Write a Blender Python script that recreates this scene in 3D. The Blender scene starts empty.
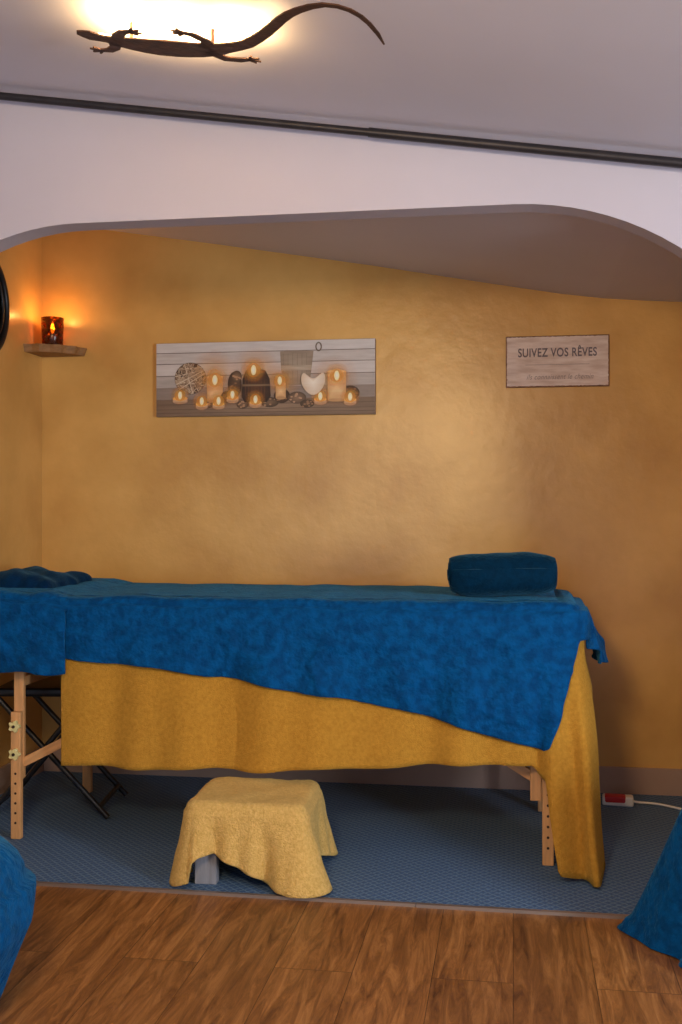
import bpy, bmesh, math, random
from mathutils import Vector, Matrix, noise
random.seed(3)
D = bpy.data
SC = bpy.context.scene
COL = SC.collection
def lin(r, g, b):
    f = lambda c: ((c/255+0.055)/1.055)**2.4 if c > 10 else c/255/12.92
    return (f(r), f(g), f(b), 1)

# ------------------------------------------------------------------ materials
def newmat(name):
    m = D.materials.new(name); m.use_nodes = True
    nt = m.node_tree
    return m, nt, nt.nodes['Principled BSDF']
def N(nt, t, **kw):
    n = nt.nodes.new(t)
    for k, v in kw.items(): setattr(n, k, v)
    return n
def mat(name, col, rough=0.6, var=0.0, vscale=8, bump=0.0, bscale=60, metal=0, sheen=0, col2=None, stretch=None, emis=0, bdist=0.01, spec=0.5, detail=4, p0=.34, p1=.66, stint=None):
    m, nt, p = newmat(name)
    p.inputs['Base Color'].default_value = col
    p.inputs['Roughness'].default_value = rough
    p.inputs['Metallic'].default_value = metal
    p.inputs['Specular IOR Level'].default_value = spec
    if sheen:
        p.inputs['Sheen Weight'].default_value = sheen
        p.inputs['Sheen Roughness'].default_value = 0.4
        p.inputs['Sheen Tint'].default_value = stint or tuple(min(1, c*2.2+0.1) for c in col[:3])+(1,)
    tc = N(nt, 'ShaderNodeTexCoord')
    vec = tc.outputs['Object']
    if stretch:
        mp = N(nt, 'ShaderNodeMapping'); mp.inputs['Scale'].default_value = stretch
        nt.links.new(vec, mp.inputs[0]); vec = mp.outputs[0]
    if var or col2:
        n = N(nt, 'ShaderNodeTexNoise'); n.inputs['Scale'].default_value = vscale; n.inputs['Detail'].default_value = detail
        nt.links.new(vec, n.inputs['Vector'])
        cr = N(nt, 'ShaderNodeValToRGB')
        c2 = col2 or tuple(max(0, c*(1-var)) for c in col[:3])+(1,)
        c1 = col if col2 else tuple(min(1, c*(1+var)) for c in col[:3])+(1,)
        cr.color_ramp.elements[0].color = c2; cr.color_ramp.elements[0].position = p0
        cr.color_ramp.elements[1].color = c1; cr.color_ramp.elements[1].position = p1
        nt.links.new(n.outputs[0], cr.inputs[0]); nt.links.new(cr.outputs[0], p.inputs['Base Color'])
    if bump:
        n2 = N(nt, 'ShaderNodeTexNoise'); n2.inputs['Scale'].default_value = bscale; n2.inputs['Detail'].default_value = 5
        nt.links.new(vec, n2.inputs['Vector'])
        b = N(nt, 'ShaderNodeBump'); b.inputs['Strength'].default_value = bump; b.inputs['Distance'].default_value = bdist
        nt.links.new(n2.outputs[0], b.inputs['Height']); nt.links.new(b.outputs[0], p.inputs['Normal'])
    return m

M = {}
M['wall'] = mat('ochre_wall_paint', lin(226,180,104), 0.33, bump=0.22, bscale=20, bdist=0.008, detail=10, col2=lin(204,156,84), vscale=3.6)
M['white'] = mat('white_plaster', lin(188,185,198), 0.75, var=0.03, vscale=2, bump=0.06, bscale=40, bdist=0.004)
M['ceil'] = mat('ceiling_paint', lin(212,212,224), 0.8, var=0.03, vscale=1.5, bump=0.05, bscale=40, bdist=0.003)
M['base'] = mat('baseboard_paint', lin(168,140,124), 0.5, var=0.04)
M['blue'] = mat('blue_velour', lin(0,80,140), 0.75, bump=1.0, bscale=60, sheen=0.3, col2=lin(0,62,114), vscale=34, detail=9, bdist=0.009, spec=0.08, p0=.38, p1=.62, stint=(.12,.55,.95,1))
M['teal'] = mat('dark_teal_velour', lin(0,40,66), 0.85, bump=0.7, bscale=100, sheen=0.3, var=0.2, vscale=40, bdist=0.006, spec=0.08, stint=(.15,.5,.75,1))
M['navy'] = mat('navy_velour', lin(2,40,76), 0.85, bump=0.5, bscale=150, sheen=0.2, var=0.2, vscale=40, bdist=0.004, spec=0.08, stint=(.15,.5,.8,1))
M['mustard'] = mat('mustard_fleece', lin(200,148,58), 0.95, bump=0.8, bscale=300, sheen=0.3, col2=lin(184,132,48), vscale=90, detail=6, bdist=0.006, spec=0.05)
M['towel'] = mat('yellow_terry', lin(230,192,116), 0.95, bump=0.9, bscale=230, sheen=0.25, col2=lin(210,170,94), vscale=120, detail=4, bdist=0.007, spec=0.05)
M['beech'] = mat('beech_wood', lin(214,160,104), 0.5, var=0.12, vscale=10, stretch=(8,8,1), bump=0.1)
M['shelfw'] = mat('shelf_wood', lin(150,110,68), 0.6, var=0.2, vscale=14, stretch=(1,6,6), bump=0.2)
M['greywood'] = mat('grey_stool_wood', lin(140,142,150), 0.6, var=0.15, vscale=12, stretch=(6,6,1), bump=0.15)
M['black'] = mat('black_metal', lin(22,22,26), 0.4, var=0.1)
M['rod'] = mat('dark_iron_rod', lin(52,50,54), 0.45, metal=0.5, var=0.15, vscale=20)
M['hole'] = mat('peg_hole', lin(50,32,20), 0.8, var=0.1)
M['cream'] = mat('cream_knob', lin(228,216,150), 0.45, var=0.05)
M['vinyl'] = mat('cream_vinyl', lin(200,180,150), 0.5, var=0.05)
M['red'] = mat('red_plastic', lin(200,34,40), 0.35, var=0.05)
M['cable'] = mat('white_cable', lin(235,232,225), 0.5, var=0.03)
M['strip'] = mat('trim_metal', lin(150,135,125), 0.4, metal=0.5, var=0.08)
M['lizard'] = mat('rusted_steel', lin(74,46,30), 0.55, metal=0.2, var=0.35, vscale=40, bump=0.2)
M['wax'] = mat('candle_wax', lin(250,225,180), 0.5, var=0.03)
M['canvas'] = mat('canvas_edge', lin(150,128,110), 0.7, var=0.1, vscale=30)
M['mirror'] = mat('mirror_glass', lin(120,120,120), 0.1, metal=1.0, var=0.02)
def emat(name,col,st):
    m,nt,p=newmat(name); p.inputs['Base Color'].default_value=col; p.inputs['Emission Color'].default_value=col; p.inputs['Emission Strength'].default_value=st; return m
M['led']=emat('led_strip',(1,.66,.30,1),10)
M['flame']=emat('flame',(1,.42,.07,1),30)

# amber glass: tinted transparent + gloss
m = D.materials.new('amber_glass'); m.use_nodes = True; nt = m.node_tree
for n in list(nt.nodes): nt.nodes.remove(n)
o = N(nt,'ShaderNodeOutputMaterial'); mx = N(nt,'ShaderNodeMixShader'); tr = N(nt,'ShaderNodeBsdfTransparent'); gl = N(nt,'ShaderNodeBsdfPrincipled')
gl.inputs['Base Color'].default_value = lin(70,36,12); gl.inputs['Roughness'].default_value = 0.2
tr.inputs[0].default_value = (0.85,0.45,0.16,1)
tc = N(nt,'ShaderNodeTexCoord'); vo = N(nt,'ShaderNodeTexVoronoi'); vo.inputs['Scale'].default_value = 55
cr = N(nt,'ShaderNodeValToRGB'); cr.color_ramp.elements[0].position=0.25; cr.color_ramp.elements[1].position=0.5
cr.color_ramp.elements[0].color=(0.1,0.1,0.1,1); cr.color_ramp.elements[1].color=(0.75,0.75,0.75,1)
nt.links.new(tc.outputs['Object'],vo.inputs['Vector']); nt.links.new(vo.outputs['Distance'],cr.inputs[0]); nt.links.new(cr.outputs[0],mx.inputs[0])
nt.links.new(tr.outputs[0],mx.inputs[1]); nt.links.new(gl.outputs[0],mx.inputs[2]); nt.links.new(mx.outputs[0],o.inputs[0])
M['amber'] = m

# wood floor: planks run in depth (y)
m, nt, p = newmat('oak_planks'); M['floor'] = m
tc = N(nt,'ShaderNodeTexCoord'); mp = N(nt,'ShaderNodeMapping'); mp.inputs['Rotation'].default_value=(0,0,math.radians(90))
nt.links.new(tc.outputs['Object'], mp.inputs[0])
br = N(nt,'ShaderNodeTexBrick'); br.offset=0.37; br.inputs['Scale'].default_value=1; br.inputs['Brick Width'].default_value=1.25
br.inputs['Row Height'].default_value=0.185; br.inputs['Mortar Size'].default_value=0.0013; br.inputs['Mortar Smooth'].default_value=0.3
br.inputs['Color1'].default_value=(0.15,0.15,0.15,1); br.inputs['Color2'].default_value=(0.85,0.85,0.85,1); br.inputs['Mortar'].default_value=(0.0,0.0,0.0,1)
nt.links.new(mp.outputs[0], br.inputs['Vector'])
mp2 = N(nt,'ShaderNodeMapping'); mp2.inputs['Scale'].default_value=(15,1.5,1); nt.links.new(tc.outputs['Object'], mp2.inputs[0])
addv = N(nt,'ShaderNodeVectorMath', operation='ADD'); scl = N(nt,'ShaderNodeVectorMath', operation='SCALE'); scl.inputs['Scale'].default_value=7
nt.links.new(br.outputs['Color'], scl.inputs[0]); nt.links.new(mp2.outputs[0], addv.inputs[0]); nt.links.new(scl.outputs[0], addv.inputs[1])
no = N(nt,'ShaderNodeTexNoise'); no.inputs['Scale'].default_value=2.4; no.inputs['Detail'].default_value=13; no.inputs['Roughness'].default_value=0.74; no.inputs['Distortion'].default_value=0.9
nt.links.new(addv.outputs[0], no.inputs['Vector'])
cr = N(nt,'ShaderNodeValToRGB'); e = cr.color_ramp.elements
e[0].position=0.32; e[0].color=lin(88,52,26); e[1].position=0.68; e[1].color=lin(192,136,78)
e2 = cr.color_ramp.elements.new(0.5); e2.color=lin(148,98,50)
nt.links.new(no.outputs[0], cr.inputs[0])
mul = N(nt,'ShaderNodeMix', data_type='RGBA', blend_type='MULTIPLY'); mul.inputs[0].default_value=1
crb = N(nt,'ShaderNodeValToRGB'); crb.color_ramp.elements[0].color=(0.3,0.27,0.25,1); crb.color_ramp.elements[0].position=0.02
crb.color_ramp.elements[1].color=(1,1,1,1); crb.color_ramp.elements[1].position=0.85
eb=crb.color_ramp.elements.new(0.14); eb.color=(0.74,0.72,0.70,1)
nt.links.new(br.outputs['Color'], crb.inputs[0]); nt.links.new(cr.outputs[0], mul.inputs[6]); nt.links.new(crb.outputs[0], mul.inputs[7])
nt.links.new(mul.outputs[2], p.inputs['Base Color']); p.inputs['Roughness'].default_value=0.45
b = N(nt,'ShaderNodeBump'); b.inputs['Strength'].default_value=0.25; b.inputs['Distance'].default_value=0.002
nt.links.new(br.outputs['Color'], b.inputs['Height']); nt.links.new(b.outputs[0], p.inputs['Normal'])

# woven carpet
m, nt, p = newmat('blue_woven_mat'); M['carpet'] = m
tc = N(nt,'ShaderNodeTexCoord'); mp = N(nt,'ShaderNodeMapping'); mp.inputs['Rotation'].default_value=(0,0,math.radians(45)); nt.links.new(tc.outputs['Object'], mp.inputs[0])
sep = N(nt,'ShaderNodeSeparateXYZ'); nt.links.new(mp.outputs[0], sep.inputs[0])
def sinp(out):
    a = N(nt,'ShaderNodeMath',operation='MULTIPLY'); a.inputs[1].default_value=2*math.pi/0.040; nt.links.new(out,a.inputs[0])
    s = N(nt,'ShaderNodeMath',operation='SINE'); nt.links.new(a.outputs[0], s.inputs[0])
    ab = N(nt,'ShaderNodeMath',operation='ABSOLUTE'); nt.links.new(s.outputs[0], ab.inputs[0]); return ab.outputs[0]
mn = N(nt,'ShaderNodeMath',operation='MINIMUM'); nt.links.new(sinp(sep.outputs[0]),mn.inputs[0]); nt.links.new(sinp(sep.outputs[1]),mn.inputs[1])
cr = N(nt,'ShaderNodeValToRGB'); e=cr.color_ramp.elements
e[0].position=0.10; e[0].color=lin(106,134,164); e[1].position=0.55; e[1].color=lin(62,98,142)
nt.links.new(mn.outputs[0], cr.inputs[0])
no = N(nt,'ShaderNodeTexNoise'); no.inputs['Scale'].default_value=150; nt.links.new(tc.outputs['Object'], no.inputs['Vector'])
mul = N(nt,'ShaderNodeMix', data_type='RGBA', blend_type='OVERLAY'); mul.inputs[0].default_value=0.7
nt.links.new(cr.outputs[0], mul.inputs[6]); nt.links.new(no.outputs[0], mul.inputs[7]); nt.links.new(mul.outputs[2], p.inputs['Base Color'])
p.inputs['Roughness'].default_value=0.75
b = N(nt,'ShaderNodeBump'); b.inputs['Strength'].default_value=0.35; b.inputs['Distance'].default_value=0.003; nt.links.new(mn.outputs[0], b.inputs['Height']); nt.links.new(b.outputs[0], p.inputs['Normal'])

# ------------------------------------------------------------------ helpers
def link(ob, parent=None):
    COL.objects.link(ob)
    if parent: ob.parent = parent
    return ob
def empty(name, loc=(0,0,0), rotz=0):
    e = D.objects.new(name, None); e.empty_display_size=0.05; e.location = loc; e.rotation_euler=(0,0,rotz); return link(e)
def meshob(name, verts, faces, material, parent=None, smooth=False, loc=(0,0,0)):
    me = D.meshes.new(name); me.from_pydata([tuple(v) for v in verts], [], faces)
    bm = bmesh.new(); bm.from_mesh(me); bmesh.ops.recalc_face_normals(bm, faces=bm.faces); bm.to_mesh(me); bm.free()
    if smooth:
        for p in me.polygons: p.use_smooth = True
    me.materials.append(material); me.update()
    ob = D.objects.new(name, me); ob.location = loc
    return link(ob, parent)
def box(name, a, b, material, parent=None, bevel=0.0, segs=2):
    x0,y0,z0=a; x1,y1,z1=b
    v=[(x0,y0,z0),(x1,y0,z0),(x1,y1,z0),(x0,y1,z0),(x0,y0,z1),(x1,y0,z1),(x1,y1,z1),(x0,y1,z1)]
    f=[(0,3,2,1),(4,5,6,7),(0,1,5,4),(1,2,6,5),(2,3,7,6),(3,0,4,7)]
    ob = meshob(name, v, f, material, parent)
    if bevel:
        md = ob.modifiers.new('bev','BEVEL'); md.width=bevel; md.segments=segs
    return ob
def tube(name, pts, r, material, parent=None, res=10):
    cu = D.curves.new(name,'CURVE'); cu.dimensions='3D'; cu.bevel_depth=r; cu.bevel_resolution=3; cu.use_fill_caps=True
    sp = cu.splines.new('POLY'); sp.points.add(len(pts)-1)
    for i,q in enumerate(pts): sp.points[i].co=(q[0],q[1],q[2],1)
    tmp = D.objects.new(name+'_c', cu); COL.objects.link(tmp)
    dg = bpy.context.evaluated_depsgraph_get(); dg.update()
    me = D.meshes.new_from_object(tmp.evaluated_get(dg)); me.name=name
    D.objects.remove(tmp)
    me.materials.clear(); me.materials.append(material)
    for p in me.polygons: p.use_smooth=True
    return link(D.objects.new(name, me), parent)
def beam(name, p0, p1, w, h, material, parent=None):
    p0=Vector(p0); p1=Vector(p1); d=(p1-p0); L=d.length
    ob = box(name, (-w/2,-h/2,0),(w/2,h/2,L), material, parent, bevel=0.003)
    q = d.to_track_quat('Z','Y'); ob.rotation_mode='QUATERNION'; ob.rotation_quaternion=q; ob.location=p0
    return ob
def lathe(name, prof, material, parent=None, loc=(0,0,0), seg=32):
    v=[];f=[]; n=len(prof)
    for i in range(seg):
        a=2*math.pi*i/seg
        for r,z in prof: v.append((r*math.cos(a), r*math.sin(a), z))
    for i in range(seg):
        for j in range(n-1):
            f.append((i*n+j, ((i+1)%seg)*n+j, ((i+1)%seg)*n+j+1, i*n+j+1))
    return meshob(name, v, f, material, parent, True, loc)
def interp(keys, s):
    if s<=keys[0][0]: return keys[0][1]
    for (a,va),(b,vb) in zip(keys, keys[1:]):
        if s<=b:
            t=(s-a)/max(1e-6,b-a); return va+(vb-va)*t
    return keys[-1][1]
def nz(x,y=0,z=0): return noise.noise(Vector((x,y,z)))

def drape(name, rect, r, ztop, smin, smax, ns, hem, off, material, parent=None, nd=26, e=0.02, zt=None, thick=0.006, toprect=None, push=None):
    """fabric over a rounded rectangle: hem(s)->height of the hem, off(s,d,f)->outward offset"""
    x0,x1,y0,y1 = rect
    A=x1-x0-2*r; B=y1-y0-2*r; q=math.pi*r/2; T=2*(A+B)+4*q
    def per(s):
        s=s%T
        for (kind,Ln,cx,cy,a0) in [('l',A,x0+r,y0,-90),('c',q,x1-r,y0+r,-90),('l',B,x1,y0+r,0),('c',q,x1-r,y1-r,0),('l',A,x1-r,y1,90),('c',q,x0+r,y1-r,90),('l',B,x0,y1-r,180),('c',q,x0+r,y0+r,180)]:
            if s<=Ln+1e-9:
                if kind=='l':
                    a=math.radians(a0); n=(math.cos(a),math.sin(a)); d=(-n[1],n[0])
                    return cx+d[0]*s, cy+d[1]*s, n[0], n[1]
                a=math.radians(a0+90*s/q); return cx+r*math.cos(a), cy+r*math.sin(a), math.cos(a), math.sin(a)
            s-=Ln
        return x0+r,y0,0,-1
    zt = zt or (lambda x,y:0)
    V=[];F=[]; closed = abs((smax-smin)-T)<1e-4
    cols = ns if closed else ns+1
    cx,cy=(x0+x1)/2,(y0+y1)/2
    rows=0
    for i in range(cols):
        s=smin+(smax-smin)*i/ns
        x,y,nx,ny=per(s); h=hem(s); col=[]
        if closed:
            bx,by=x-nx*e,y-ny*e
            for k in range(0,12):
                t=k/12; px,py=cx+(bx-cx)*t,cy+(by-cy)*t; col.append((px,py,ztop+zt(px,py)))
        else:
            for k in (1.0,0.55):
                ins=max(r,e)*k
                if k<1 and r<=e: ins = e*1.0
                px,py=x-nx*ins,y-ny*ins; col.append((px,py,ztop+zt(px,py)))
        for k in range(0 if closed else 1,6):
            th=math.radians(90*k/5); ins=e-e*math.sin(th); px,py=x-nx*ins,y-ny*ins
            col.append((px,py,ztop+zt(px,py)-e*(1-math.cos(th))))
        zst=ztop+zt(x,y)-e
        for j in range(1,nd+1):
            f=j/nd; z=zst+(h-zst)*f; d=zst-z; o=off(s,d,f)
            ax,ay=push(s,d,f) if push else (0,0)
            col.append((x+nx*o+ax,y+ny*o+ay,z))
        rows=len(col); V+=col
    for i in range(ns):
        a=i; b=(i+1)%cols
        for j in range(rows-1): F.append((a*rows+j, a*rows+j+1, b*rows+j+1, b*rows+j))
    if not closed:
        tx0,tx1,ty0,ty1 = toprect or (x0+r,x1-r,y0+r,y1-r)
        nx_=max(6,int((tx1-tx0)/0.02)); ny_=max(6,int((ty1-ty0)/0.02)); b0=len(V)
        for i in range(nx_+1):
            for j in range(ny_+1):
                px=tx0+(tx1-tx0)*i/nx_; py=ty0+(ty1-ty0)*j/ny_; V.append((px,py,ztop+zt(px,py)))
        for i in range(nx_):
            for j in range(ny_): F.append((b0+i*(ny_+1)+j, b0+(i+1)*(ny_+1)+j, b0+(i+1)*(ny_+1)+j+1, b0+i*(ny_+1)+j+1))
    ob=meshob(name,V,F,material,parent,True)
    bm=bmesh.new(); bm.from_mesh(ob.data); bmesh.ops.remove_doubles(bm,verts=bm.verts,dist=0.0008); bmesh.ops.recalc_face_normals(bm,faces=bm.faces); bm.to_mesh(ob.data); bm.free()
    if thick:
        md=ob.modifiers.new('sol','SOLIDIFY'); md.thickness=thick; md.offset=1
    return ob

# ------------------------------------------------------------------ room shell
XL, XR, YW, YB = -1.92, 0.76, 4.24, 2.92
RL, RR, RF = -2.7, 2.3, -1.9
cz = lambda x: 2.05-0.152*x
box('floor',(RL,RF,-0.1),(RR,YW+0.1,0.0),M['floor'])
carpet = box('blue_carpet',(XL+0.002,2.952,0.0),(XR-0.002,YW-0.016,0.006),M['carpet'])
t = empty('trim_1')
box('strip_a',(XL+0.002,2.94,0.0),(-0.262,2.952,0.009),M['strip'],t)
box('strip_b',(-0.26,2.938,0.0),(XR-0.02,2.952,0.009),M['strip'],t)
box('wall_back',(XL-0.1,YW,0),(XR+0.1,YW+0.1,2.5),M['wall'])
box('wall_left',(XL-0.1,2.99,0),(XL,YW,2.5),M['wall'])
box('wall_right',(XR,2.99,0),(XR+0.1,YW,2.5),M['wall'])
box('baseboard_back',(XL+0.014,YW-0.014,0.0),(XR-0.014,YW,0.105),M['base'],bevel=0.003)
box('baseboard_left',(XL,3.0,0.0),(XL+0.014,YW,0.105),M['base'],bevel=0.003)
box('baseboard_right',(XR-0.014,3.0,0.0),(XR,YW,0.105),M['base'],bevel=0.003)
# alcove ceiling
pl=[(-2.0,2.275),(-1.777,2.244),(-1.2,2.15),(-0.556,2.04),(-0.1,1.955),(0.176,1.905),(0.34,1.882),(0.5,1.868),(0.86,1.845)]
V=[];F=[]
for x,z in pl: V+=[(x,2.96,z),(x,YW+0.05,z),(x,2.96,z+0.1),(x,YW+0.05,z+0.1)]
for i in range(len(pl)-1):
    a=i*4;b=a+4
    F+=[(a,b,b+1,a+1),(a+2,a+3,b+3,b+2),(a,a+2,b+2,b),(a+1,b+1,b+3,a+3)]
F+=[(0,1,3,2),(len(V)-4,len(V)-2,len(V)-1,len(V)-3)]
meshob('ceiling_alcove',V,F,M['ceil'])
# main ceiling
V=[(RL,RF,cz(RL)),(RR,RF,cz(RR)),(RR,YB+0.04,cz(RR)),(RL,YB+0.04,cz(RL))]
V+= [(x,y,z+0.1) for x,y,z in V]
meshob('ceiling',V,[(0,1,2,3),(4,5,6,7),(0,1,5,4),(1,2,6,5),(2,3,7,6),(3,0,4,7)],M['ceil'])
# partition with arch opening
rr=0.70; zt_=1.886
arch=[]
for k in range(0,25):
    a=math.radians(180-90*k/24); arch.append((XL+rr+rr*math.cos(a), zt_-rr+rr*math.sin(a)))
for k in range(0,25):
    a=math.radians(90-90*k/24); arch.append((XR-0.76+0.76*math.cos(a), zt_-0.76+0.76*math.sin(a)))
prof=[(XL,0)]+arch+[(XR,0)]
th=0.08
V=[];F=[]
for x,z in prof:
    zc=cz(x)+0.05
    V+=[(x,YB,z),(x,YB,zc),(x,YB+th,z),(x,YB+th,zc)]
for i in range(len(prof)-1):
    a=i*4;b=a+4
    F+=[(a,b,b+1,a+1),(a+2,a+3,b+3,b+2),(a,a+2,b+2,b)]
n0=len(V)
ob=meshob('wall_arch',V,F,M['white'])
box('wall_partition_left',(RL,YB,0),(XL,YB+th,cz(RL)+0.05),M['white'])
box('wall_partition_right',(XR,YB,0),(RR,YB+th,cz(XR)+0.05),M['white'])
md=D.objects['wall_arch'].modifiers.new('bev','BEVEL'); md.width=0.012; md.segments=3; md.limit_method='ANGLE'; md.angle_limit=math.radians(60)
# main room other walls
box('wall_room_left',(RL-0.1,RF,0),(RL,YB+th,2.6),M['white'])
box('wall_room_rear',(RL,RF-0.1,0),(RR,RF,2.6),M['white'])
# right wall with window
wy0,wy1,wz0,wz1=0.1,0.9,0.55,1.6
rw=empty('wall_room_right')
box('below',(RR,RF,0),(RR+0.1,YB+th,wz0),M['white'],rw)
box('above',(RR,RF,wz1),(RR+0.1,YB+th,2.6),M['white'],rw)
box('side_a',(RR,RF,wz0),(RR+0.1,wy0,wz1),M['white'],rw)
box('side_b',(RR,wy1,wz0),(RR+0.1,YB+th,wz1),M['white'],rw)
w=empty('window_1')
for i,(a,b) in enumerate([((RR,wy0,wz0),(RR+0.05,wy1,wz0+0.05)),((RR,wy0,wz1-0.05),(RR+0.05,wy1,wz1)),((RR,wy0,wz0),(RR+0.05,wy0+0.05,wz1)),((RR,wy1-0.05,wz0),(RR+0.05,wy1,wz1))]):
    box('frame_%d'%i,a,b,M['white'],w)

# curtain rod
cr_=empty('curtain_rod')
def rodz(x): return 2.022-0.1526*x
tube('rod_tube',[(-2.2,2.87,rodz(-2.2)),(-0.36,2.87,rodz(-0.36))],0.0105,M['rod'],cr_)
tube('rod_inner_tube',[(-0.38,2.87,rodz(-0.38)),(1.1,2.87,rodz(1.1))],0.0125,M['rod'],cr_)
for x in (-2.1,1.0):
    tube('bracket',[(x,2.87,rodz(x)),(x,2.87,rodz(x)+0.03)],0.006,M['rod'],cr_)

# ------------------------------------------------------------------ massage table
tx0,tx1,ty0,ty1=-1.86,0.195,3.30,3.97
tb=empty('massage_table')
box('padded_top',(tx0+0.02,ty0+0.02,0.715),(tx1-0.02,ty1-0.02,0.772),M['vinyl'],tb,bevel=0.02,segs=3)
box('rail_front',(tx0+0.05,ty0+0.035,0.64),(tx1-0.05,ty0+0.055,0.715),M['beech'],tb,bevel=0.002)
box('rail_back',(tx0+0.05,ty1-0.055,0.64),(tx1-0.05,ty1-0.035,0.715),M['beech'],tb,bevel=0.002)
box('rail_left',(tx0+0.05,ty0+0.055,0.64),(tx0+0.07,ty1-0.055,0.715),M['beech'],tb)
box('rail_right',(tx1-0.07,ty0+0.055,0.64),(tx1-0.05,ty1-0.055,0.715),M['beech'],tb)
def knob(x,y,z,name):
    V=[];F=[];n=40
    for yy in (0,-0.014):
        for i in range(n):
            a=2*math.pi*i/n; rad=0.017+0.0035*math.cos(5*a)
            V.append((x+rad*math.cos(a),y+yy,z+rad*math.sin(a)))
    F=[tuple(range(n)),tuple(range(2*n-1,n-1,-1))]+[(i,(i+1)%n,n+(i+1)%n,n+i) for i in range(n)]
    ob=meshob(name,V,F,M['cream'],tb)
    md=ob.modifiers.new('b','BEVEL'); md.width=0.003; md.segments=2
    tube(name+'_bolt',[(x,y-0.013,z),(x,y-0.018,z)],0.005,M['hole'],tb)
for nm,x,y,s in (('lf',-1.597,3.335,-1),('rf',0.103,3.335,1),('lb',-1.597,3.93,-1),('rb',0.103,3.93,1)):
    box('leg_lower_'+nm,(x-0.017,y-0.011,0.007),(x+0.017,y+0.011,0.42),M['beech'],tb,bevel=0.003)
    box('leg_upper_'+nm,(x-0.017-s*0.036,y-0.010,0.20),(x+0.017-s*0.036,y+0.012,0.66),M['beech'],tb,bevel=0.003) if nm[0]=='r' else box('leg_upper_'+nm,(x-0.017,y+0.012,0.20),(x+0.017,y+0.03,0.66),M['beech'],tb,bevel=0.003)
    if nm[1]=='f':
        for k in range(6):
            z=0.06+k*0.032; tube('hole_%s_%d'%(nm,k),[(x,y-0.0115,z),(x,y-0.0105,z)],0.0042,M['hole'],tb)
        knob(x,y-0.011,0.285,'knob_'+nm+'_a')
        if nm=='lf': knob(x,y-0.011,0.375,'knob_'+nm+'_b')
for y,nm in ((3.36,'f'),(3.905,'b')):
    beam('brace_left_'+nm,(-1.585,y,0.25),(-1.0,y,0.55),0.02,0.03,M['beech'],tb)
    beam('brace_right_'+nm,(0.085,y,0.25),(-0.45,y,0.57),0.02,0.03,M['beech'],tb)
box('cross_left',(-1.61,3.36,0.5),(-1.585,3.91,0.53),M['beech'],tb)
box('cross_right',(0.09,3.36,0.5),(0.115,3.91,0.53),M['beech'],tb)

# mustard blanket
R=0.06
A=tx1-tx0-2*R; q=math.pi*R/2
xs=lambda x: x-(tx0+R)          # front x -> s
Sx=xs
hk=[(Sx(-1.42),.262),(Sx(-1.1),.268),(Sx(-.8),.272),(Sx(-.34),.300),(Sx(-.04),.325),(Sx(.05),.322),(Sx(.098),.28),(Sx(.112),.03),(Sx(.135),.012),(A+q*.5,.010),(A+q,.03),(A+q+.06,.07),(A+q+.25,.30),(A+q+.55,.28)]
def ztopn(x,y): return 0.004*nz(x*4,y*5,1)+0.003*nz(x*11,y*9,4)
def off_y(s,d,f):
    g=min(1,d/0.25)
    o=0.006+0.022*g
    o+=g*(0.018*math.sin(s*12+2.2*nz(s*2,0.3))+0.011*math.sin(s*31+d*3+2*nz(s*3,4)))*(0.35+0.65*f)
    o+=0.010*nz(s*6,d*4,2)*g
    return max(0.004,o)
def push_y(s,d,f):
    c=math.exp(-((s-(A+.02))/0.095)**2)
    k=c*max(0,d-.12)
    return (k*(.065+.75*(s-(A+.01))+.022*math.sin(s*62+.4)), -k*(.21+.07*math.sin(s*80)))
drape('mustard_blanket',(tx0,tx1,ty0,ty1),R,0.780,Sx(-1.42),A+q+.50,560,lambda s:interp(hk,s)+0.004*math.sin(s*17),off_y,M['mustard'],zt=ztopn,toprect=(-1.42,tx1-R,ty0+R,ty1-.02),thick=0.007,push=push_y,nd=34)
# blue throw
bk=[(Sx(-1.44),.603),(Sx(-1.25),.598),(Sx(-1.0),.574),(Sx(-.80),.546),(Sx(-.34),.480),(Sx(-.04),.405),(Sx(.085),.368),(Sx(.097),.376),(Sx(.13),.47),(A+q*.45,.69),(A+q,.70),(A+q+.08,.60),(A+q+.3,.58),(A+q+.6,.6)]
def crease(s,d):
    w1=1-min(1,abs(nz(s*3.0+d*2.5,d*5-s*1.5,7))*7); w2=1-min(1,abs(nz(s*5.0-d*3,d*7+s,17))*7)
    return .007*w1+.005*w2
def off_b(s,d,f):
    g=min(1,d/.1)
    return 0.020+max(off_y(s,d,f)*1.0,0.004)+g*(0.012*nz(s*5+d*4,d*6-s*2,5)+crease(s,d))+ (0.035*min(1,d/.12) if s>A+q+.04 else 0)
def push_b(s,d,f):
    c=math.exp(-((s-(A+.01))/0.085)**2); k=c*max(0,d-.12); return (k*.04,-k*(.17+.05*math.sin(s*80)))
def ztopb(x,y): return 0.010+ztopn(x,y)+0.006*nz(x*7,y*6,9)
drape('blue_throw',(tx0,tx1,ty0,ty1),R,0.784,Sx(-1.50),A+q+.50,640,lambda s:interp(bk,s)+0.003*math.sin(s*21),off_b,M['blue'],zt=ztopb,toprect=(-1.5,tx1-R,ty0+R,ty1+.005),thick=0.006,push=push_b,nd=44)
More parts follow.
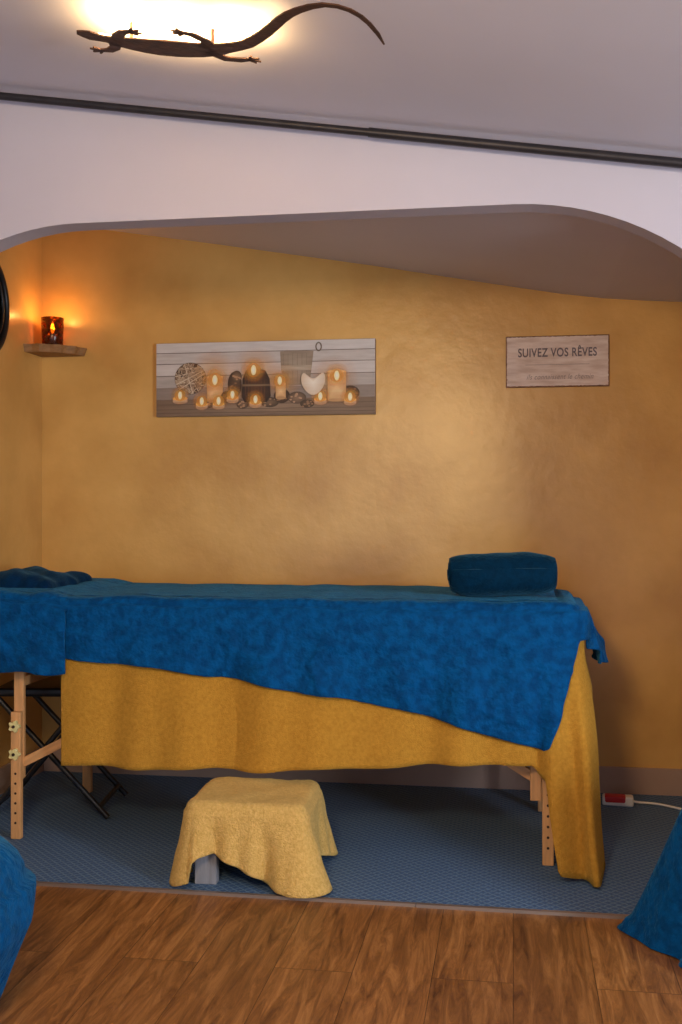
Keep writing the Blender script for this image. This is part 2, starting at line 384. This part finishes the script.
# second throw over head end
def off_l(s,d,f): return 0.042+0.016*math.sin(s*22+.5)*f+0.014*nz(s*8,d*8,1)+crease(s+3,d)
lk=[(-q-.3,.58),(-q*.5,.55),(0,.563),(Sx(-1.45),.558),(Sx(-1.40),.562)]
def ztopl(x,y):
    k=min(1,max(0,(-1.40-x)/.10)); return 0.004+ztopn(x,y)+.006*nz(x*7,y*6,9)+0.016*k+.012*k*nz(x*9,y*8,3)
drape('blue_blanket',(tx0,tx1,ty0,ty1),R,0.786,-q-.4,Sx(-1.395),200,lambda s:interp(lk,s)+0.004*math.sin(s*30),off_l,M['blue'],zt=ztopl,toprect=(tx0+.06,-1.40,ty0+R,ty1-.02),thick=0.007)

# bunched navy cloth at head end: ridged, rumpled mound
V=[];F=[];n1,n2=80,70
for i in range(n1+1):
    for j in range(n2+1):
        u=i/n1*2-1; v=j/n2*2-1
        x=-1.665+.125*u+.012*nz(v*3,1); y=3.64+.20*v+.012*nz(u*3,5)
        env=max(0,1-max(abs(u)**3.5,abs(v)**5.0))
        rid=.80+.12*math.sin(v*7+u*2+1.5*nz(u*1.5,v*1.5,3))+.22*nz(u*2.2,v*2.2,8)-.16*u
        V.append((x,y,0.813+.060*(env**.45)*max(.3,rid)))
for i in range(n1):
    for j in range(n2): F.append((i*(n2+1)+j,(i+1)*(n2+1)+j,(i+1)*(n2+1)+j+1,i*(n2+1)+j+1))
meshob('bunched_navy_blanket',V,F,M['navy'],None,True)

# rolled blanket
rb=empty('rolled_blanket',(-0.036,3.50,0.878),math.radians(7))
V=[];F=[]; turns=2.6; ns=190; nx=72
for i in range(nx+1):
    fx=i/nx; u=2*fx-1; X=-0.160+0.320*fx; endr=(1-abs(u)**5*.27)
    sag=.002*math.sin(X*16)
    for j in range(ns+1):
        f=j/ns; a=math.radians(168)+f*turns*2*math.pi
        k=(1-0.74*f)*(1.10 if f<.05 else (1.10-1.0*(f-.05) if f<.15 else 1))
        ca,sa=math.cos(a),math.sin(a)
        kk=(abs(ca)**2.15+abs(sa)**2.15)**(-1/2.15)
        w=1+0.07*nz(X*7,ca*1.2,sa*1.2+2)+0.035*nz(X*20,ca*2,sa*2+7)
        V.append((X+.012*u*f, 0.084*k*kk*ca*endr*w, 0.070*k*kk*sa*endr*w + sag))
for i in range(nx):
    for j in range(ns): F.append((i*(ns+1)+j,(i+1)*(ns+1)+j,(i+1)*(ns+1)+j+1,i*(ns+1)+j+1))
ob=meshob('roll',V,F,M['teal'],rb,True); md=ob.modifiers.new('s','SOLIDIFY'); md.thickness=0.014; md.offset=0
md=ob.modifiers.new('b','BEVEL'); md.width=0.005; md.segments=3

# ------------------------------------------------------------------ step stool with towel
st=empty('towel_covered_step_stool',(-0.755,3.145,0.0),math.radians(2))
box('stool_top',(-.165,-.150,.205),(.165,.150,.232),M['greywood'],st,bevel=0.004)
for i,(x,y) in enumerate([(-.118,-.115),(.118,-.115),(-.118,.105),(.118,.105)]):
    box('stool_leg_%d'%i,(x-.032,y-.018,.0062),(x+.032,y+.018,.206),M['greywood'],st,bevel=0.003)
box('stool_rail',(-.09,-.01,.10),(.09,.01,.14),M['greywood'],st)
r=.03; As=.34-2*r; Bs=.31-2*r; qs=math.pi*r/2; Ts=2*(As+Bs)+4*qs
sk=[(0,.085),(.015,.100),(.05,.105),(.09,.085),(.14,.062),(.20,.030),(.245,.016),(As,.013),(As+qs,.013),(As+qs+.06,.02),(As+qs+Bs*.5,.06),(As+qs+Bs,.02),(As+1.5*qs+Bs,.012),(As+2*qs+Bs+.1,.06),(2*As+2*qs+Bs,.05),(2*As+3*qs+Bs,.015),(2*As+3*qs+1.5*Bs,.05),(Ts-qs-.02,.02),(Ts-qs*.5,.013),(Ts-.004,.03),(Ts,.085)]
def off_t(s,d,f):
    o=.006+.006*f
    for c,w,k in ((As+qs*.5,.06,.07),(Ts-qs*.5,.035,.04),(As+1.5*qs+Bs,.05,.05),(2*As+2.5*qs+Bs,.05,.04),(-qs*.5,.035,.04)):
        o+=k*math.exp(-((s-c)/w)**2)*f**1.3
    o+=(0.009*math.sin(s*2*math.pi/Ts*17)+0.007*math.sin(s*2*math.pi/Ts*9+2))*f
    o+=0.004*nz(s*20,d*20,3)
    return o
drape('towel',(-.17,.17,-.155,.155),r,.240,0,Ts,300,lambda s:interp(sk,s),off_t,M['towel'],st,nd=22,e=.018,zt=lambda x,y:0.005*nz(x*12,y*12,2)+.002*nz(x*40,y*30),thick=0.006)

# ------------------------------------------------------------------ folding stool
fs=empty('folding_stool',(-1.62,3.70,0.006),math.radians(8))
for k,y in enumerate((-.15,.15)):
    tube('leg_a_%d'%k,[(-.17,y,.43),(.22,y,.010)],.010,M['black'],fs)
    tube('leg_b_%d'%k,[(.15,y*.9,.43),(-.20,y*.9,.010)],.010,M['black'],fs)
for k,(x,z) in enumerate(((-.17,.43),(.15,.43),(.19,.045),(-.175,.045))):
    tube('bar_%d'%k,[(x,-.15,z),(x,.15,z)],.009,M['black'],fs)
box('seat',(-.18,-.155,.425),(.165,.155,.455),M['black'],fs,bevel=0.012,segs=3)

# ------------------------------------------------------------------ lizard lamp on ceiling
lz=empty('lizard_lamp')
ox,oy=-0.965,2.331
spine=[(-4,-10,9),(8,-5,18),(23,1,25),(40,9,19),(55,14,17),(80,23,26),(104,29,32),(135,34,38),(162,37,41),(200,36,42),(231,34,40),(262,30,37),(289,24,32),(315,15,27),(335,6,22),(365,-9,19),(393,-27,17),(422,-58,15),(450,-94,14),(475,-130,13),(497,-163,12),(520,-192,11),(543,-214,10),(572,-235,9),(601,-248,8),(628,-246,7.5),(650,-233,7),(668,-210,6),(681,-180,5.5),(693,-135,4.5),(700,-87,1.5)]
def ribbon(name,pts,off,material,thick=0.003,parent=lz):
    V=[];F=[];n=len(pts)
    P=[(a/1000,b/1000,c/1000) for a,b,c in pts]
    for i,(x,y,w_) in enumerate(P):
        a=P[max(0,i-1)];b=P[min(n-1,i+1)]; dx,dy=b[0]-a[0],b[1]-a[1];L=math.hypot(dx,dy) or 1
        for s in (1,-1):
            X=ox+x-s*dy/L*w_; Y=oy+y+s*dx/L*w_; Z=cz(X)-off
            V+=[(X,Y,Z),(X,Y,Z-thick)]
    for i in range(n-1):
        a=i*4;b=a+4; F+=[(a,b,b+2,a+2),(a+1,a+3,b+3,b+1),(a,a+1,b+1,b),(a+2,b+2,b+3,a+3)]
    F+=[(0,2,3,1),(4*n-4,4*n-3,4*n-1,4*n-2)]
    return meshob(name,V,F,material,parent)
ribbon('body',spine,.048,M['lizard'])
def leg(name,pts,toes):
    ribbon(name,pts,.048,M['lizard'])
    x,y,_=pts[-1]
    for k,(a,l) in enumerate(toes):
        a=math.radians(a); ribbon(name+'_toe_%d'%k,[(x,y,5),(x+l*.6*math.cos(a),y+l*.6*math.sin(a),3.8),(x+l*math.cos(a),y+l*math.sin(a),2)],.048,M['lizard'])
leg('leg_front_near',[(80,20,15),(92,-8,13),(112,-32,10),(130,-38,7)],[(-60,24),(-25,28),(10,28),(45,22)])
leg('leg_front_far',[(72,28,15),(60,60,12),(40,78,10),(20,82,7)],[(120,22),(155,28),(190,28),(225,22)])
leg('leg_hind_near',[(285,18,17),(302,-20,14),(278,-50,11),(258,-56,7)],[(130,22),(165,26),(200,26),(240,22)])
leg('leg_hind_far',[(290,30,17),(320,66,13),(352,66,11),(376,58,7)],[(-60,22),(-20,28),(15,28),(50,22)])
ribbon('led_strip',[(a,b,7) for a,b,c in spine[3:20]],.040,M['led'],thick=.002)
for x in (110,300): 
    X=ox+x/1000; Y=oy+.03; tube('standoff_%d'%x,[(X,Y,cz(X)-.048),(X,Y,cz(X)-.001)],.004,M['lizard'],lz)
def arealight(name,loc,target,sx,sy,power,color,parent=None):
    l=D.lights.new(name,'AREA'); l.shape='RECTANGLE'; l.size=sx; l.size_y=sy; l.energy=power; l.color=color
    o=D.objects.new(name,l); o.location=loc; o.rotation_euler=(Vector(target)-Vector(loc)).to_track_quat('-Z','Y').to_euler(); return link(o,parent)
for k,(px_,py_,sz,pw) in enumerate(((.10,.028,.14,2.8),(.24,.034,.14,2.8),(.37,-.01,.09,1.3))):
    X=ox+px_; arealight('led_light_%d'%k,(X,oy+py_,cz(X)-.044),(X+.015,oy+py_,cz(X)+.1),sz,.03,pw,(1,.62,.25),lz)

# ------------------------------------------------------------------ corner shelf + candle
sh=empty('corner_shelf',(XL,YW,1.722))
V=[(0,0,0)];n=20
for i in range(n+1):
    a=math.radians(-90*i/n); rad=.195+.006*math.sin(i*1.3)
    V.append((max(0.0,rad*math.cos(a)),min(0,rad*.88*math.sin(a)),0))
m_=len(V); V=[(x*.94,y*.94,z-.014) for x,y,z in V]+[(x,y,z+.016) for x,y,z in V]
F=[tuple(range(m_)),tuple(range(2*m_-1,m_-1,-1))]+[(i,(i+1)%m_,m_+(i+1)%m_,m_+i) for i in range(m_)]
meshob('shelf_board',V,F,M['shelfw'],sh)
ch=empty('candle_holder',(-1.828,4.135,1.7385))
lathe('glass_cup',[(0.001,0),(.038,0),(.041,.004),(.045,.11),(.042,.11),(.037,.008),(.001,.008)],M['amber'],ch)
lathe('tealight',[(0.001,.009),(.019,.009),(.019,.045),(.0175,.045),(.0165,.040),(.001,.040)],M['wax'],ch)
lathe('flame',[(0.0005,.046),(.006,.055),(.008,.066),(.005,.084),(.0003,.100)],M['flame'],ch,seg=16)
pl_=D.lights.new('flame_light','POINT'); pl_.energy=1.0; pl_.color=(1,.42,.10); pl_.shadow_soft_size=.012
po=D.objects.new('flame_light',pl_); po.location=(0,0,.118); link(po,ch)

# round framed mirror on left wall
mi=empty('round_wall_mirror',(XL,3.70,1.835))
def ring(name,R_,r_,mat_,par,x):
    V=[];F=[];a_,b_=64,12
    for i in range(a_):
        t=2*math.pi*i/a_
        for j in range(b_):
            u=2*math.pi*j/b_; rad=R_+r_*math.cos(u); V.append((x+r_*math.sin(u),rad*math.cos(t),rad*math.sin(t)))
    for i in range(a_):
        for j in range(b_): F.append((i*b_+j,((i+1)%a_)*b_+j,((i+1)%a_)*b_+(j+1)%b_,i*b_+(j+1)%b_))
    return meshob(name,V,F,mat_,par,True)
ring('frame',.195,.012,M['black'],mi,.013)
ring('inner_ring',.165,.005,M['black'],mi,.013)
V=[(.008,.19*math.cos(2*math.pi*i/48),.19*math.sin(2*math.pi*i/48)) for i in range(48)]
meshob('glass',V,[tuple(range(48))],M['mirror'],mi)

# ------------------------------------------------------------------ candle canvas print
cv=empty('candle_canvas_print',(-0.977,YW,1.601))
CW,CH=.445,.1475
box('canvas_body',(-CW,-.024,-CH),(CW,0.001,CH),M['canvas'],cv,bevel=.002)
m=D.materials.new('print_ink'); m.use_nodes=True; nt=m.node_tree; p=nt.nodes['Principled BSDF']; p.inputs['Roughness'].default_value=.5
at=N(nt,'ShaderNodeVertexColor',layer_name='Col'); nt.links.new(at.outputs['Alpha'],p.inputs['Alpha'])
tc=N(nt,'ShaderNodeTexCoord'); no=N(nt,'ShaderNodeTexNoise'); no.inputs['Scale'].default_value=45; no.inputs['Detail'].default_value=8
mp=N(nt,'ShaderNodeMapping'); mp.inputs['Scale'].default_value=(.25,1,2); nt.links.new(tc.outputs['Object'],mp.inputs[0]); nt.links.new(mp.outputs[0],no.inputs['Vector'])
mu=N(nt,'ShaderNodeMix',data_type='RGBA',blend_type='OVERLAY'); mu.inputs[0].default_value=.35
nt.links.new(at.outputs['Color'],mu.inputs[6]); nt.links.new(no.outputs[0],mu.inputs[7]); nt.links.new(mu.outputs[2],p.inputs['Base Color'])
PV=[];PF=[];PC=[]
layer=[0]
def poly(pts,col,col2=None,alpha=1.0,alpha2=None):
    layer[0]+=1; y=-.0245-layer[0]*.00003
    c=(sum(a for a,b in pts)/len(pts), sum(b for a,b in pts)/len(pts)); b0=len(PV)
    PV.append((c[0],y,c[1])); PV.extend((a,y,b) for a,b in pts); n=len(pts)
    c1=tuple(lin(*col)[:3])+(alpha,); c2=tuple(lin(*(col2 or col))[:3])+(alpha if alpha2 is None else alpha2,)
    for i in range(n): PF.append((b0,b0+1+i,b0+1+(i+1)%n)); PC.extend((c1,c2,c2))
fx=lambda px:(px-267)*.00408
fz=lambda py:(380-py)*.0040
def rect(x0,y0,x1,y1,col,col2=None): poly([(fx(x0),fz(y0)),(fx(x1),fz(y0)),(fx(x1),fz(y1)),(fx(x0),fz(y1))],col,col2)
def ell(cx,cy,rx,ry,col,col2=None,alpha=1.0,alpha2=None,n=28): poly([(fx(cx+rx*math.cos(2*math.pi*i/n)),fz(cy+ry*math.sin(2*math.pi*i/n))) for i in range(n)],col,col2,alpha,alpha2)
L0,R0,T0,B0=158.2,375.8,343.4,416.6
for a,b,c in ((343.4,353,(210,206,206)),(353.6,364,(198,192,190)),(364.6,376,(208,202,200)),(376.6,388,(180,172,168)),(388,402,(146,132,124))): rect(L0,a,R0,b,c)
for y in (353.3,364.3,376.3): rect(L0,y-.35,R0,y+.35,(110,98,92))
rect(L0,400,R0,B0,(156,130,106),(122,100,82))
for y,k in ((405,0),(410,1),(413.5,2)): rect(L0,y-.25,R0,y+.25,(96,76,60))
def glow(x,y,r_,a=.75): ell(x,y,r_,r_,(255,206,100),(246,150,44),a,0.0)
# burlap-wrapped pot with a loop
poly([(fx(a),fz(b)) for a,b in ((283,354),(300,353.2),(316,354),(314,372),(312,387),(287,388),(284,372))],(172,156,138),(148,132,116))
for i in range(6): rect(286+i*4.6,356,286.5+i*4.6,386,(138,122,106))
rect(284,368,314,373,(196,182,162),(176,160,142))
for i in range(26):
    a=math.pi*2*i/26; ell(321+2.6*math.cos(a),350+4*math.sin(a),.7,.7,(116,100,88))
# wicker ball
ell(193,379,16,16,(92,70,54),(70,52,40))
for i in range(60):
    a=random.random()*math.pi*2; b=a+1.4+random.random()*1.9
    x0,y0,x1,y1=193+15.5*math.cos(a),379+15.5*math.sin(a),193+15.5*math.cos(b),379+15.5*math.sin(b)
    dx,dy=x1-x0,y1-y0;l=math.hypot(dx,dy);ux,uy=-dy/l*.45,dx/l*.45
    g=random.choice([(214,196,172),(180,156,130),(140,114,90)])
    poly([(fx(x0+ux),fz(y0+uy)),(fx(x1+ux),fz(y1+uy)),(fx(x1-ux),fz(y1-uy)),(fx(x0-ux),fz(y0-uy))],g)
def pillar(x,y0,y1,w_):
    rect(x-w_,y0,x+w_,y1,(250,216,160),(214,166,112)); ell(x,y1,w_,1.6,(196,150,102)); ell(x,y0,w_,1.6,(255,240,200),(252,214,150))
def flame(x,y,s=1.0):
    glow(x,y,11.5*s,.85); glow(x,y,6*s,1.0); ell(x,y,2.3*s,4.4*s,(255,255,245),(255,244,180))
def tea(x,y,w_=6.5):
    ell(x,y+3.2,w_,2.3,(190,160,136)); rect(x-w_,y,x+w_,y+3.2,(238,220,196),(200,174,150)); ell(x,y,w_,2.2,(255,236,170),(252,196,100)); flame(x,y-3.0,.9)
glow(217,376,26,.5); glow(259,374,26,.5); glow(335,384,26,.45); glow(285,384,20,.45)
pillar(218,378,402,8)
flame(218,381,1.15)
for (x,y,rx,ry,c) in ((238,386,7,13,(104,74,50)),(240,378,5,6,(140,106,76)),(231,398,7,6,(84,56,38)),(273,404,9,5,(124,98,74)),(285,398,8,7,(98,68,46)),(300,400,9,6,(146,116,92)),(246,406,6,4,(134,104,78)),(352,396,9,7,(84,54,36)),(210,406,6,3.5,(134,106,82)),(310,406,7,4,(110,84,62))):
    ell(x,y,rx,ry,c,tuple(int(k*.62) for k in c))
    for i in range(9): ell(x+random.uniform(-rx,rx)*.7,y+random.uniform(-ry,ry)*.7,1.2,.8,(min(255,c[0]+44),c[1]+34,c[2]+26))
# dark jar lantern
poly([(fx(a),fz(b)) for a,b in ((249,373),(269,373),(273,381),(274,398),(270,404),(248,404),(245,398),(246,381))],(92,54,30),(48,30,20)); ell(259,373.5,10,2.6,(200,120,60),(84,54,34))
for i in range(7): rect(248.5+i*3.2,378,249.2+i*3.2,402,(116,74,42),(72,46,28))
rect(245.5,386,273.5,388,(150,120,88),(120,94,68)); flame(257,372,1.15)
pillar(284,386,400,5); flame(283,383,.95)
pillar(339,375,403,9); flame(339,379,1.1)
for x,y in ((183,399),(205,405),(222,405),(236,399),(259,404),(323,402),(352,403)): tea(x,y,6.0 if x!=183 else 7.5)
H=[]
for i in range(40):
    t=2*math.pi*i/40; H.append((fx(316)+.0030*16*math.sin(t), fz(385)+.0030*(13*math.cos(t)-5*math.cos(2*t)-2*math.cos(3*t)-math.cos(4*t))))
poly(H,(254,246,232),(224,200,174))
me=D.meshes.new('print'); me.from_pydata(PV,[],PF); ca=me.color_attributes.new('Col','FLOAT_COLOR','CORNER')
for i,c in enumerate(PC): ca.data[i].color=c
me.materials.append(m); link(D.objects.new('print',me),cv)

# ------------------------------------------------------------------ wooden text sign
sg=empty('text_sign',(0.1655,YW,1.6455))
M['signw']=mat('whitewashed_board',lin(242,230,228),.7,col2=lin(214,196,190),vscale=12,stretch=(1,4,5),bump=.2,bscale=30,bdist=.002)
M['signe']=mat('worn_brown_edge',lin(138,104,84),.7,var=.25,vscale=30,bump=.3)
M['ink']=mat('grey_ink',lin(112,104,116),.7,var=.2,vscale=60)
M['ink2']=mat('faded_ink',lin(158,144,146),.7,var=.2,vscale=60)
box('board_edge',(-.194,-.012,-.098),(.194,0.001,.098),M['signe'],sg,bevel=.002)
V=[];n=60
def wob(i): return .0025*nz(i*.9,3)+.0012*nz(i*2.7,8)
ptsb=[]
for i in range(n): ptsb.append((-.1895+.379*i/n,-.0935+wob(i)))
for i in range(30): ptsb.append((.1895+wob(i+100),-.0935+.187*i/30))
for i in range(n): ptsb.append((.1895-.379*i/n,.0935+wob(i+200)))
for i in range(30): ptsb.append((-.1895+wob(i+300),.0935-.187*i/30))
V=[(a,-.0128,b) for a,b in ptsb]; meshob('board_face',V,[tuple(range(len(V)))],M['signw'],sg)
def text(name,body,size,loc,material,parent,sx=1.0,shear=0,off=0,width=None):
    cu=D.curves.new(name,'FONT'); cu.body=body; cu.size=size; cu.align_x='CENTER'; cu.align_y='CENTER'; cu.extrude=.0003; cu.shear=shear; cu.offset=off; cu.space_character=1.08
    tmp=D.objects.new(name+'_t',cu); COL.objects.link(tmp); dg=bpy.context.evaluated_depsgraph_get(); dg.update()
    me=D.meshes.new_from_object(tmp.evaluated_get(dg)); D.objects.remove(tmp); me.name=name; me.materials.clear(); me.materials.append(material)
    xs_=[v.co.x for v in me.vertices]; w_=max(xs_)-min(xs_); k=(width/w_ if width else sx); mxx=(max(xs_)+min(xs_))/2
    for v in me.vertices: v.co.x=(v.co.x-mxx)*k
    o=D.objects.new(name,me); o.location=loc; o.rotation_euler=(math.radians(90),0,0); return link(o,parent)
text('line_main','SUIVEZ VOS RÊVES',.046,(0,-.0132,.032),M['ink'],sg,width=.295,off=.0009)
text('line_script','ils connaissent le chemin',.028,(.01,-.0132,-.060),M['ink2'],sg,width=.25,shear=.35)
V=[(-.12,-.0131,-.012),(.12,-.0131,-.012),(.12,-.0131,-.0135),(-.12,-.0131,-.0135)]; meshob('line_rule',V,[(0,1,2,3)],M['ink2'],sg)

# ------------------------------------------------------------------ power strip
ps=empty('power_strip',(0.375,4.06,0.0062),math.radians(-4))
box('strip_body',(-.055,-.025,0),(.055,.025,.036),M['cable'],ps,bevel=.008,segs=3)
box('strip_cover',(-.05,-.026,.010),(.03,.020,.0375),M['red'],ps,bevel=.008,segs=3)
cb=[]
for i in range(30):
    f=i/29; cb.append((.05+.32*f, -.01+.03*math.sin(f*7)-.02*f, .008+.012*math.exp(-f*12)))
tube('cord',cb,.004,M['cable'],ps)

# ------------------------------------------------------------------ blue heap right foreground
def heap(name,c,H_,keys,material,flat=.5,amp=.02,lobes=9):
    V=[];F=[];na,nr=200,44
    for i in range(na):
        a=2*math.pi*i/na; deg=math.degrees(a); Rr=interp(keys,deg)
        for j in range(nr+1):
            f=j/nr
            if f<flat: z=H_*(1-.10*(f/flat)**2)
            else:
                t=(f-flat)/(1-flat); z=H_*.90*(1-t)**1.15
            g=max(0,(f-flat*.6)/(1-flat*.6))
            fold=amp*g*(math.sin(a*lobes+2.5*nz(math.cos(a)*2,math.sin(a)*2,1)+f*1.8)+.6*math.sin(a*(lobes*2+1)+2+2*nz(f*3,math.cos(a)*2)))
            rad=Rr*f+fold
            z+=.022*nz(rad*9*math.cos(a),rad*9*math.sin(a),5)*(1 if f<.95 else 0)
            V.append((c[0]+rad*math.cos(a),c[1]+rad*math.sin(a),max(.004,z)))
    for i in range(na):
        b=(i+1)%na
        for j in range(nr): F.append((i*(nr+1)+j,i*(nr+1)+j+1,b*(nr+1)+j+1,b*(nr+1)+j))
    ob=meshob(name,V,F,material,None,True)
    bm=bmesh.new(); bm.from_mesh(ob.data); bmesh.ops.remove_doubles(bm,verts=bm.verts,dist=.0015); bmesh.ops.recalc_face_normals(bm,faces=bm.faces); bm.to_mesh(ob.data); bm.free()
    return ob
heap('blue_throw_heap',(.66,2.68),.48,[(0,.38),(60,.20),(90,.18),(125,.25),(143,.44),(155,.42),(175,.31),(200,.26),(240,.26),(300,.30),(360,.38)],M['blue'],flat=.55,amp=.020,lobes=9)
# draped pouf left foreground
def off_p(s,d,f): return .02-.13*max(0,f-.25)**1.1+.022*math.sin(2*math.pi*s/Tp*9+1)*f+.010*math.sin(2*math.pi*s/Tp*20)*f+.018*nz(s*5,d*9,1)
pr=(-1.77,-1.04,1.80,2.36); rp=.20; Ap=.73-.4; Bp=.56-.4; Tp=2*(Ap+Bp)+2*math.pi*rp
drape('blue_draped_pouf',pr,rp,.352,0,Tp,240,lambda s:.008,off_p,M['blue'],nd=30,e=.08,zt=lambda x,y:.018*nz(x*7,y*7,2),thick=.006)

# ------------------------------------------------------------------ lights
arealight('window_daylight',(RR-.03,.5,1.1),(.2,3.3,1.1),.45,.95,66,(.86,.93,1.0))
arealight('rear_fill',(-1.2,RF+.05,1.15),(-.5,3,1.15),1.8,1.3,27,(.70,.81,1.0))  # added ambient fill behind the camera, cool and frontal; rear wall has no window
arealight('ceiling_fill',(.2,RF+.5,.35),(-.3,1.6,2.1),1.4,.5,9,(.76,.83,1.0))  # added uplight, unseen, only to brighten the ceiling; no skylight here
arealight('room_lamp',(-.5,.3,1.8),(.45,4.2,1.1),.3,.3,30,(1,.68,.36))
w=D.worlds.new('world'); SC.world=w; w.use_nodes=True; w.node_tree.nodes['Background'].inputs[0].default_value=(.6,.7,.9,1); w.node_tree.nodes['Background'].inputs[1].default_value=.3

# ------------------------------------------------------------------ camera
cam=D.cameras.new('camera'); cam.sensor_fit='VERTICAL'; cam.sensor_height=36; cam.lens=36*1088/1024
co=D.objects.new('camera',cam); co.location=(0,0,1.07); co.rotation_euler=(math.radians(90),0,math.radians(9)); link(co)
cam.clip_start=.02
SC.camera=co
SC.view_settings.view_transform='Standard'
